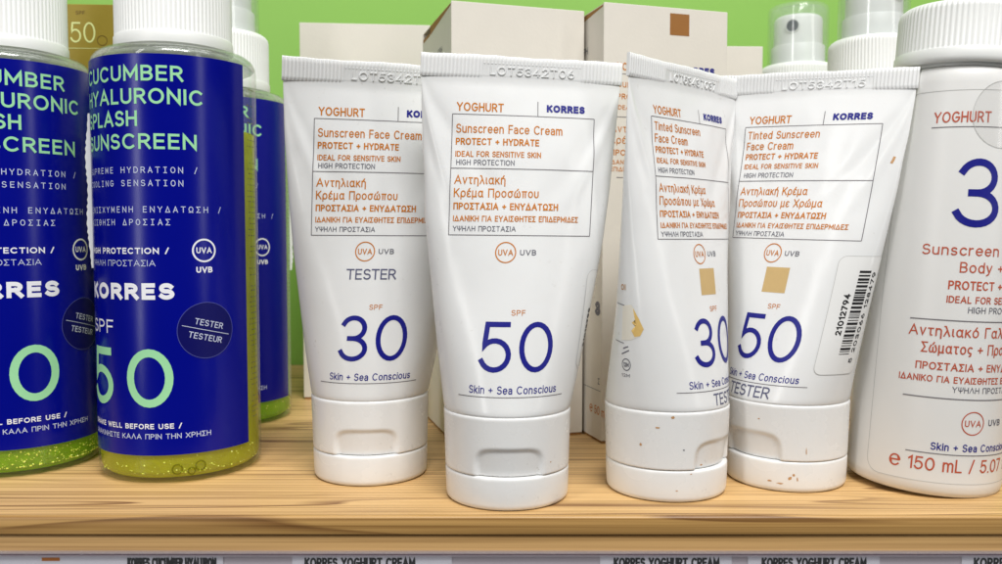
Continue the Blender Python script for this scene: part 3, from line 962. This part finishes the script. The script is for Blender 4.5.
def add_closure(root, z0, turn=0.0):
    V, F = lathe([(r, z + z0) for r, z in collar_prof()], 504, rib_fun(z0))
    mesh('ribbed_collar', V, F, M['collar'], root, sharp=50)
    zb = z0 + 22.0
    V, F = lathe([(0.01, zb - 0.5), (11.8, zb - 0.5), (11.8, zb + 8.4), (11.6, zb + 8.7), (10.7, zb + 8.8), (10.6, zb + 20.2), (10.2, zb + 21.4), (9.2, zb + 22.2), (0.01, zb + 22.4)], 64)
    head = mesh('spray_head', V, F, M['collar'], root, sharp=45)
    # nozzle: a dark disc with a bright rim on the front of the head
    zc = zb + 16.6
    rimV, rimF = lathe([(3.2, -1.0), (3.2, 0.35), (2.95, 0.5), (2.7, 0.45), (2.65, 0.1), (0.01, 0.1)], 28)
    dV, dF = lathe([(2.6, 0.0), (2.6, 0.25), (0.35, 0.28), (0.3, 0.1), (0.01, 0.1)], 28)
    ct, st_ = math.cos(turn), math.sin(turn)

    def face(Vs):
        out = []
        for a, b, c in Vs:
            px, py, pz = a, -10.55 - c, zc + b
            out.append((px * ct - py * st_, px * st_ + py * ct, pz))
        return out
    rim = mesh('nozzle_rim', face(rimV), rimF, M['collar'], head, sharp=45)
    mesh('nozzle', face(dV), dF, M['nozzle'], head, sharp=45)
    # clear overcap: closed shell with thickness
    ro, ri, zt = 13.4, 12.6, zb + 27.0
    P = [(ri, zb + 0.1), (ro, zb + 0.1), (ro - 0.1, zt - 2.2), (ro - 0.5, zt - 0.9), (ro - 1.4, zt - 0.15), (ro - 2.4, zt), (0.01, zt + 0.15),
         (0.01, zt - 0.85), (ri - 2.0, zt - 1.0), (ri - 0.9, zt - 1.5), (ri - 0.25, zt - 2.6), (ri, zb + 0.1)]
    V, F = lathe(P, 72)
    mesh('overcap', V, F, M['overcap'], root, sharp=50)


def cyl_map(r, yaw=0.0):
    def f(s, z, off):
        a = np.asarray(s, float) / r + yaw
        q = r + np.asarray(off, float)
        return np.stack([q * np.sin(a), -q * np.cos(a), np.asarray(z, float)], 1)
    return f


def bottle_shell(r, h):
    """Thin clear skin of the bottle."""
    o = [(0.01, 1.0), (r * 0.62, 0.9), (r - 4.4, 0.25), (r - 3.2, 0.0), (r - 1.9, 0.25), (r - 0.8, 1.0), (r - 0.2, 2.1), (r, 3.6), (r, h - 5.0), (r - 0.25, h - 3.3), (r - 1.0, h - 1.9), (r - 2.2, h - 0.9), (r - 4.0, h - 0.25), (16.0, h), (14.0, h + 0.2), (13.4, h + 1.2)]
    return lathe(o, 96)


def build_blue_bottle():
    root = tag(empty('spray_bottle', (0, 0, 0)), 'blue', 'spray bottle', 'blue cucumber spray bottles')
    V, F = bottle_shell(RB, HB)
    mesh('bottle_body', V, F, M['clear'], root, sharp=60)
    rl = RB - 0.72
    P = [(0.01, 1.5), (rl - 1.7, 1.6), (rl - 0.4, 2.65), (rl, 3.9), (rl, 103.0), (rl - 0.8, 102.4), (0.01, 102.3)]
    V, F = lathe(P, 96)
    mesh('liquid', V, F, M['liquid'], root, sharp=50)
    V, F = lathe([(RB - 0.9, HB - 4.2), (RB - 0.35, HB - 3.6), (RB - 1.15, HB - 2.2), (RB - 2.3, HB - 1.2), (RB - 4.1, HB - 0.55), (16.2, HB - 0.3), (16.2, HB - 1.2), (RB - 4.4, HB - 1.6), (RB - 2.8, HB - 2.4), (RB - 1.6, HB - 3.6), (RB - 0.9, HB - 4.2)], 96)
    mesh('shoulder', V, F, M['shoulder'], root, sharp=60)
    add_closure(root, HB + 0.4)
    r = RB
    # label from just before the text margin (s = 0) round to the right
    s0, s1, z0, z1 = -4.5, 54.3, 8.7, 122.6
    P = [(s0, z0), (s1, z0), (s1, z1), (s0, z1)]
    ss, zz = np.linspace(s0, s1, 60), np.array([z0, z0 + 0.2, z1 - 0.2, z1])
    mp = cyl_map(r)
    rows = [mp(ss, np.full(60, z), np.full(60, 0.10)) for z in zz]
    back = [mp(ss, np.full(60, z), np.full(60, 0.02)) for z in zz[::-1]]
    V = np.concatenate(rows + back)
    F = grid_faces(8, 60, False)
    F += [tuple(i * 60 for i in range(8)), tuple(i * 60 + 59 for i in range(7, -1, -1))]
    lab = mesh('label', V, F, M['label'], root, sharp=40)
    W = []
    for s, z, w in (('CUCUMBER', 115.0, 34.6), ('HYALURONIC', 108.6, 40.0), ('SPLASH', 102.4, 22), ('SUNSCREEN', 96.0, 38)):
        W += put_text(s, 0, z, 4.35, 0.165, width=w)
    strokes_mesh('title_lettering', W, mp, M['mint'], lab, off=0.14)
    W = put_text('SUPREME HYDRATION /', 0, 89.3, 1.75, 0.115, mono=2.03)
    W += put_text('COOLING SENSATION', 0, 85.6, 1.75, 0.115, mono=2.03)
    W += put_text('ΕΝΙΣΧΥΜΕΝΗ ΕΝΥΔΑΤΩΣΗ /', 0, 78.2, 1.75, 0.115, mono=2.06)
    W += put_text('ΑΙΣΘΗΣΗ ΔΡΟΣΙΑΣ', 0, 74.6, 1.75, 0.115, mono=2.06)
    W += put_text('ΥΨΗΛΗ ΠΡΟΣΤΑΣΙΑ', 0, 63.0, 1.75, 0.10, width=26.3)
    W += put_text('ΑΝΑΚΙΝΗΣΤΕ ΚΑΛΑ ΠΡΙΝ ΤΗΝ ΧΡΗΣΗ', 0, 13.5, 1.5, 0.13, width=40.5)
    strokes_mesh('pale_lettering', W, mp, M['pale'], lab, off=0.14)
    W = put_text('HIGH PROTECTION /', 0, 66.5, 1.75, 0.2, width=30)
    W += put_text('KORRES', 0, 53.5, 4.7, 0.26, width=31.2)
    W += put_text('SPF', 0, 43.6, 3.9, 0.12, width=12.4)
    W += put_text('SHAKE WELL BEFORE USE /', 0, 16.4, 1.5, 0.19, width=32.5)
    strokes_mesh('uva_mark', ring(39.5, 67.4, 3.15, 0.5, 36) + put_text('UVA', 39.5, 66.6, 1.7, 0.18, width=4.4, align='c'), mp, M['white_ink'], lab, off=0.14, whole=True)
    W += put_text('UVB', 39.5, 61.0, 1.7, 0.22, width=4.6, align='c')
    strokes_mesh('white_lettering', W, mp, M['white_ink'], lab, off=0.14)
    strokes_mesh('spf_number', put_text('50', -0.5, 22.6, 16.8, 0.135, width=31.0, gap=0.3), mp, M['mint'], lab, off=0.14, maxseg=0.8)
    # back print seen through the clear edge: fine lines of dark text on the far side
    W = []
    r3 = random.Random(11)
    for k in range(60):
        z = 116 - k * 1.7 + r3.uniform(-0.25, 0.25)
        if r3.random() < 0.22:
            continue
        x = 56.0 + r3.uniform(0, 1.6)
        while x < 61.0:
            w = r3.uniform(0.4, 1.3)
            W += seg(x, z, min(62, x + w), z, 0.34)
            x += w + r3.uniform(0.4, 1.0)
    strokes_mesh('back_print', W, mp, M['label_back'], root, off=0.02)
    return root


def copy_tree(o, parent=None, skip=()):
    c = o.copy()
    COL.objects.link(c)
    c.parent = parent
    for ch in o.children:
        if ch.name.split('.')[0] not in skip:
            copy_tree(ch, c, skip)
    return c


def view_yaw(x, y):
    """Turn that makes a round thing's zero direction face the camera."""
    return math.atan2(-x, y) * -1.0


bottle = build_blue_bottle()
specs = [(-154.0, 268.9, -46, 'blue spray bottle at the far left, cut by the picture edge'),
         (-100.3, 264.6, -78, 'blue spray bottle with yellow liquid, the full one second from the left'),
         (-108.0, 335.5, -63, 'blue spray bottle standing behind, mostly hidden beside the SPF 30 tester tube')]
blues = []
kids = [bottle] + [copy_tree(bottle) for _ in specs[1:]]
for (x, y, marg, lab), o in zip(specs, kids):
    o.location = (x * MM, y * MM, 0)
    face = math.atan2(x, y)            # bearing from the camera
    o.rotation_euler = (0, 0, -face + math.radians(marg))
    o['label'] = lab
    blues.append(o)
for o in (blues[0], blues[2]):
    for ch in o.children:
        if ch.name.startswith('liquid'):
            ch.material_slots[0].link = 'OBJECT'
            ch.material_slots[0].material = M['liquid_green']


def tester_disc(root):
    mp = cyl_map(RB)
    cx, cz, r = 39.8, 44.3, 8.1
    d = patch_mesh('tester_sticker', [(cx + r * math.cos(2 * math.pi * i / 48), cz + r * math.sin(2 * math.pi * i / 48)) for i in range(48)], mp, M['tester_sticker'], root, off=0.20)
    strokes_mesh('sticker_outline', ring(cx, cz, r, 0.16, 48), mp, M['tester_edge'], d, off=0.22)
    a = math.radians(-14)
    W = put_text('TESTER', cx + 0.6, cz + 1.0, 1.75, 0.13, width=8.4, align='c', rot=a)
    W += put_text('TESTEUR', cx - 0.5, cz - 2.9, 1.75, 0.13, width=9.8, align='c', rot=a)
    c, s = math.cos(a), math.sin(a)
    W += seg(cx - 7 * c, cz - 7 * s, cx + 7 * c, cz + 7 * s, 0.16)
    strokes_mesh('tester_lettering', W, mp, M['pale'], d, off=0.24, whole=True)


def leaflet_tab(root, s, z0, z1):
    """White peel-off leaflet edge with a scalloped rim standing off the bottle's side."""
    n = 200
    V = []
    for i in range(n):
        z = z0 + (z1 - z0) * i / (n - 1)
        w = 1.25 + 0.11 * math.sin(z * 2.6 + math.sin(z * 0.7)) + 0.2 * math.sin(z * 0.35)
        end = min(1, 6 * i / n, 6 * (n - 1 - i) / n)
        for a, b in ((0.0, 0.0), (w * (0.4 + 0.6 * end), 0.0), (w * (0.4 + 0.6 * end), 0.3), (0.0, 0.3)):
            q = RB + 0.12 + a
            t = (s + b) / RB
            V.append((q * math.sin(t), -q * math.cos(t), z))
    F = grid_faces(n, 4)
    F += [(3, 2, 1, 0), tuple(len(V) - 4 + i for i in range(4))]
    mesh('peel_tab', V, F, M['paper'], root, smooth=True, sharp=40)


tester_disc(blues[0])
tester_disc(blues[1])
leaflet_tab(blues[1], -4.6, 62, 108)
leaflet_tab(blues[2], (63 + 82) / 57.2958 * RB, 58, 92)


def add_glint_bubbles(root, count, seed, s_range):  # small bright bubbles that paint the liquid's sparkles near the base
    r4 = random.Random(seed)
    V, F = [], []
    g = (1 + 5 ** 0.5) / 2
    ico = [(-1, g, 0), (1, g, 0), (-1, -g, 0), (1, -g, 0), (0, -1, g), (0, 1, g), (0, -1, -g), (0, 1, -g), (g, 0, -1), (g, 0, 1), (-g, 0, -1), (-g, 0, 1)]
    fi = [(0, 11, 5), (0, 5, 1), (0, 1, 7), (0, 7, 10), (0, 10, 11), (1, 5, 9), (5, 11, 4), (11, 10, 2), (10, 7, 6), (7, 1, 8), (3, 9, 4), (3, 4, 2), (3, 2, 6), (3, 6, 8), (3, 8, 9), (4, 9, 5), (2, 4, 11), (6, 2, 10), (8, 6, 7), (9, 8, 1)]
    for _ in range(count):
        a = r4.uniform(*s_range) / RB
        z = 1.9 + 6.2 * r4.random() ** 1.3
        rad = r4.choice([0.10, 0.13, 0.16, 0.22, 0.32])
        q = RB - 0.75 + rad * 0.3
        c = np.array([q * math.sin(a), -q * math.cos(a), max(z, 3.2)])
        b = len(V)
        V += [c + rad * np.array(p) / 1.902 for p in ico]
        F += [tuple(b + k for k in f) for f in fi]
    o = mesh('glint_bubbles', V, F, M['bubble'], root)
    o['kind'] = 'stuff'


add_glint_bubbles(blues[0], 420, 5, (2, 62))
add_glint_bubbles(blues[1], 90, 6, (2, 62))
add_glint_bubbles(blues[2], 60, 8, (2, 62))
mpb = cyl_map(RB)
for s_, z_, r_ in ((31.0, 4.4, 1.35), (34.9, 3.6, 0.95), (37.4, 4.9, 1.35)):
    strokes_mesh('moulded_ring', ring(s_, z_, r_, 0.4, 24), mpb, M['mould'], blues[1], off=0.02, thick=0.2)


# white sprays behind on the right
def build_white_spray(x, y, turn, label):
    root = tag(empty('spray_bottle', (x, y, 0)), label, 'spray bottle', 'white spray bottles at the back')
    prof = [(0.01, 0.6), (RB - 4, 0.5), (RB - 2, 0.0), (RB - 0.7, 0.8), (RB, 3.0), (RB, HB - 5), (RB - 0.3, HB - 3.2), (RB - 1.2, HB - 1.5), (RB - 3, HB - 0.5), (16, HB), (0.01, HB)]
    V, F = lathe(prof, 96)
    mesh('bottle_body', V, F, M['lotion'], root, sharp=60)
    add_closure(root, HB + 0.4, turn)
    return root


build_white_spray(136.8, 397.0, math.radians(-32), 'white spray bottle with dark nozzle under a clear cap, behind the tinted tubes')
build_white_spray(149.0, 345.0, math.radians(30), 'white spray bottle with clear overcap between the nozzle bottle and the lotion bottle')

# ------------------------------------------------------------------ lotion bottle at the right
LX, LY, LR, LH = 123.9, 247.5, 20.6, 117.5
lot = tag(empty('lotion_bottle', (LX, LY, 0)), 'white lotion bottle with ribbed cap at the right edge of the shelf', 'lotion bottle')
lot.rotation_euler = (0, math.radians(4.0), 0)
face = math.atan2(LX, LY)
LYAW = -face + math.radians(34)


def lotion_body():
    prof = [(0.01, 0.6), (LR - 4, 0.5), (LR - 2.4, 0.0), (LR - 1.0, 0.6), (LR - 0.25, 1.9), (LR, 4.0), (LR, 55), (LR - 0.7, 75), (LR - 2.0, 95), (LR - 3.2, LH - 4.5), (LR - 3.4, LH - 2.6), (LR - 3.9, LH - 1.1), (LR - 4.4, LH - 0.3), (15.5, LH), (0.01, LH)]
    return lathe(prof, 112)


mesh('bottle_body', *lotion_body(), M['lotion'], lot, sharp=60)
V, F = lathe([(14.8, LH + 0.1), (15.6, LH + 0.2), (15.6, LH + 1.0), (17.4, LH + 1.0), (17.7, LH + 1.3), (17.8, LH + 2.4), (17.7, LH + 4.6), (17.5, LH + 4.9), (17.45, LH + 5.3), (17.4, LH + 16.0), (17.1, LH + 17.2), (16.2, LH + 18.0), (14.6, LH + 18.4), (0.01, LH + 18.6)],
             480, lambda th, r, z: r - (0.30 * (0.5 + 0.5 * math.cos(th * 80)) if LH + 5 < z < LH + 17.5 and r > 16.5 else 0))
mesh('ribbed_cap', V, F, M['collar'], lot, sharp=50)


def lm(s, z, off):
    z = np.asarray(z, float) + np.asarray(s, float) * 0.03
    r = LR - np.interp(z, [55, 75, 95, LH - 4.5], [0, 0.7, 2.0, 3.2])
    a = np.asarray(s, float) / LR + LYAW
    q = r + np.asarray(off, float)
    return np.stack([q * np.sin(a), -q * np.cos(a), z], 1)


P = rrect_pts(-28, 4.5, 28, 111, 4.0)
strokes_mesh('label_outline', [(P, True, 0.08, False)], lm, M['sticker_edge'], lot, off=0.05)
W = put_text('YOGHURT', -18.6, 102.2, 3.0, 0.14, width=16)
W += put_text('Sunscreen Spray', -1.2, 66.4, 2.9, 0.125, width=33, align='c')
W += put_text('Body + Face', 3.0, 61.8, 2.9, 0.125, width=22, align='c')
W += put_text('PROTECT + HYDRATE', 3.6, 57.2, 2.4, 0.16, width=28, align='c')
W += put_text('IDEAL FOR SENSITIVE SKIN', 4.0, 53.6, 1.9, 0.16, width=29, align='c')
W += put_text('Αντηλιακό Γαλάκτωμα', 0, 44.4, 2.9, 0.125, width=38, align='c')
W += put_text('Σώματος + Προσώπου', 0.5, 39.8, 2.9, 0.125, width=32, align='c')
W += put_text('ΠΡΟΣΤΑΣΙΑ + ΕΝΥΔΑΤΩΣΗ', 0.5, 35.2, 2.1, 0.16, width=34, align='c')
W += put_text('ΙΔΑΝΙΚΟ ΓΙΑ ΕΥΑΙΣΘΗΤΕΣ ΕΠΙΔΕΡΜΙΔΕΣ', 0, 31.9, 1.8, 0.16, width=41, align='c')
W += put_text('℮ 150 mL / 5.07 fl.oz', 0, 7.6, 3.6, 0.12, width=42, align='c')
strokes_mesh('terracotta_lettering', W, lm, M['red'], lot)
strokes_mesh('uva_mark', ring(-0.6, 21.2, 3.1, 0.3) + put_text('UVA', -0.6, 20.3, 1.75, 0.15, width=4.6, align='c'), lm, M['red'], lot, whole=True)
W = put_text('HIGH PROTECTION', 4.5, 51.0, 1.7, 0.12, width=19, align='c')
W += put_text('ΥΨΗΛΗ ΠΡΟΣΤΑΣΙΑ', 3.0, 29.4, 1.6, 0.12, width=20, align='c') + put_text('UVB', 4.2, 20.5, 1.75, 0.16, width=4.6)
strokes_mesh('grey_lettering', W, lm, M['grey'], lot)
W = seg(-19, 101.0, 19, 101.0, 0.25, True) + seg(-19, 48.8, 19, 48.8, 0.3, True) + seg(-19, 27.6, 19, 27.6, 0.3, True) + seg(-17, 12.4, 17, 12.4, 0.25, True)
strokes_mesh('rule_line', W, lm, M['line'], lot)
strokes_mesh('spf_number', put_text('30', 3.6, 74.0, 18.5, 0.105, width=29, align='c'), lm, M['navy'], lot, maxseg=0.8)
strokes_mesh('navy_lettering', put_text('Skin + Sea Conscious', 1.6, 13.4, 2.1, 0.14, width=25, align='c') + put_text('KORRES', 7, 102.2, 2.7, 0.27, width=11), lm, M['navy'], lot)
patch_mesh('round_sticker', [(1 + 9 * math.cos(2 * math.pi * i / 40), 104.5 + 9 * math.sin(2 * math.pi * i / 40)) for i in range(40)], lm, M['clear_sticker'], lot, off=0.09)
strokes_mesh('sticker_outline', ring(1, 104.5, 9, 0.15, 40), lm, M['sticker_edge'], lot, off=0.12)


# ------------------------------------------------------------------ cartons
def build_carton(name, label, x, y, yaw, w, d, h, material, group='cartons at the back of the shelf', open_side=True):
    """x, y: front left bottom corner. Walls with thickness, glued top with kraft edges along the left side."""
    root = tag(empty(name, (x, y, 0), math.radians(yaw)), label, 'carton', group)
    t = 0.45
    mesh('front_panel', *bevel_box(0, w, 0, t, 0.9, h, 0.14), material, root, smooth=False)
    mesh('back_panel', *bevel_box(0, w, d - t, d, 0.9, h, 0.14), material, root, smooth=False)
    mesh('side_panel', *bevel_box(w - t, w, t + 0.02, d - t - 0.02, 0.9, h - 0.6, 0.14), material, root, smooth=False)
    # left side: slanted shoulder towards the back
    sh = 3.2 if open_side else 0.8
    pts = [(t + 0.02, 0.9), (d - t - 0.02, 0.9), (d - t - 0.02, h - 1.0 - sh), (d * 0.72, h - 0.8 - sh), (d * 0.70, h - 0.8 - sh * 0.45), (t + 0.02, h - 0.7)]
    V = [(0.0, a, b) for a, b in pts] + [(t, a, b) for a, b in pts]
    n = len(pts)
    F = [tuple(range(n - 1, -1, -1)), tuple(range(n, 2 * n))] + [(i, (i + 1) % n, n + (i + 1) % n, n + i) for i in range(n)]
    mesh('side_panel', V, F, material, root, smooth=False)
    # top lid and the brown board edge of the tucked flap
    mesh('top_panel', *bevel_box(0.3, w - 0.3, t + 0.02, d - 0.3, h - 0.5, h - 0.05, 0.12), material, root, smooth=False)
    V = [(-0.05, t + 0.3, h - 0.65), (-0.05, d * 0.70, h - 0.62), (-0.05, d * 0.70, h - 2.4 - sh * 0.45), (-0.05, t + 0.3, h - 1.2)]
    V += [(0.5, a, b) for _, a, b in V]
    F = [(3, 2, 1, 0), (4, 5, 6, 7), (0, 1, 5, 4), (1, 2, 6, 5), (2, 3, 7, 6), (3, 0, 4, 7)]
    mesh('tuck_flap', V, F, M['kraft'], root, smooth=False)
    mesh('dust_flap', *bevel_box(0.1, 3.0, d * 0.71, d - t - 0.1, h - 2.0 - sh, h - 0.7 - sh * 0.6, 0.1), M['kraft'], root, smooth=False)
    # folded bottom with its brown board edge
    mesh('bottom_panel', *bevel_box(0.25, w - 0.25, 0.25, d - 0.25, 0.0, 0.75, 0.15), M['kraft'], root, smooth=False)
    return root


def front_map(dx=0, dz=0):
    return lambda u, v, o: np.stack([np.asarray(u) + dx, -np.asarray(o), np.asarray(v) + dz], 1)


def left_map(d):
    return lambda u, v, o: np.stack([-np.asarray(o), d - np.asarray(u), np.asarray(v)], 1)


def yoghurt_print(root, w, d, h, tinted):
    fm = front_map()
    S = seg(5, h - 23.5, w - 5, h - 23.5, 0.25) + seg(5, h - 38, w - 5, h - 38, 0.25, True) + seg(5, h - 58.5, w - 5, h - 58.5, 0.25, True) + seg(24, h - 23.5, 24, h - 18.5, 0.25) + seg(4, 24, w - 4, 24, 0.25, True)
    strokes_mesh('frame_lines', S, fm, M['line'], root, off=0.05)
    W = put_text('YOGHURT', 5, h - 22.3, 2.6, 0.15, width=13) + put_text('Sunscreen Face', 5, h - 28, 2.4, 0.11)
    W += put_text('PROTECT + HYDRATE', 5, h - 32, 1.9, 0.17) + put_text('IDEAL FOR SENSITIVE SKIN', 5, h - 35.5, 1.5, 0.15)
    W += put_text('Αντηλιακή', 2.6, h - 43.2, 2.6, 0.11) + put_text('Κρέμα Προσώπου', 2.6, h - 47, 2.6, 0.11)
    W += put_text('ΠΡΟΣΤΑΣΙΑ', 2.6, h - 51, 2.0, 0.17) + put_text('ΙΔΑΝΙΚΗ ΓΙΑ', 2.6, h - 54, 1.5, 0.15) + put_text('ΕΠΙΔΕΡΜΙΔΕΣ', 2.6, h - 56.4, 1.5, 0.15)
    strokes_mesh('orange_lettering', W, fm, M['orange'], root)
    strokes_mesh('navy_lettering', put_text('KORRES', 29, h - 22.3, 2.5, 0.27, width=13) + put_text('50' if not tinted else '30', 14, 48, 14, 0.1, width=20), fm, M['navy'], root)
    if tinted:
        patch_mesh('shade_square', [(24.6, h - 9.3), (32.0, h - 9.3), (32.0, h - 1.9), (24.6, h - 1.9)], fm, M['brown'], root, off=0.05)
    lf = left_map(d)
    W = put_text('℮ 50 mL', d - 10.5, 9.5, 3.0, 0.12, width=15)
    strokes_mesh('side_lettering', W, lf, M['orange'], root)
    W = seg(d - 16, 18.0, d - 0.8, 18.0, 0.22, True) + put_text('Σ', d - 3.2, 20.2, 2.2, 0.15) + put_text('3', d - 6.0, 44, 5, 0.3) + put_text('ΙΩΡΗ', 28, h - 14.5, 2.4, 0.12)
    strokes_mesh('side_print', W, lf, M['grey'], root)


c2 = build_carton('carton', 'white carton with slanted brown-edged flap directly behind the middle tube', -16.7, 290, 16.5, 48, 49, 150.5, M['card'])
yoghurt_print(c2, 48, 49, 150.5, False)
c3 = build_carton('carton', 'white carton with a brown square, behind the turned tinted tube', 34.6, 290, 16.5, 47, 49, 150, M['card'])
yoghurt_print(c3, 47, 49, 150, True)
c1 = build_carton('carton', 'plain white carton behind the SPF 30 tester tube', -86.5, 370, 5, 56, 50, 163, M['card'], open_side=False)
c4 = build_carton('carton', 'low plain white carton between the brown-square carton and the nozzle bottle', 62.0, 360, 2, 48, 48, 151, M['card'], open_side=False)
cg = build_carton('carton', 'gold SPF 50 carton between the two left blue spray bottles', -182.0, 306, 3, 44, 40, 154, M['gold'], open_side=False)
fm = front_map()
strokes_mesh('spf_number', put_text('50', 28.5, 144.0 - 3.5, 7.2, 0.085, width=8.6), fm, M['gold_ink'], cg)
strokes_mesh('dark_print', put_text('SPF', 30.5, 150.3, 1.4, 0.16, width=3.2) + ring(39.5, 141.3, 1.7, 0.3), fm, M['gold_dark'], cg)
strokes_mesh('rule_line', seg(27, 138.5, 42, 138.5, 0.2), fm, M['gold_ink'], cg)
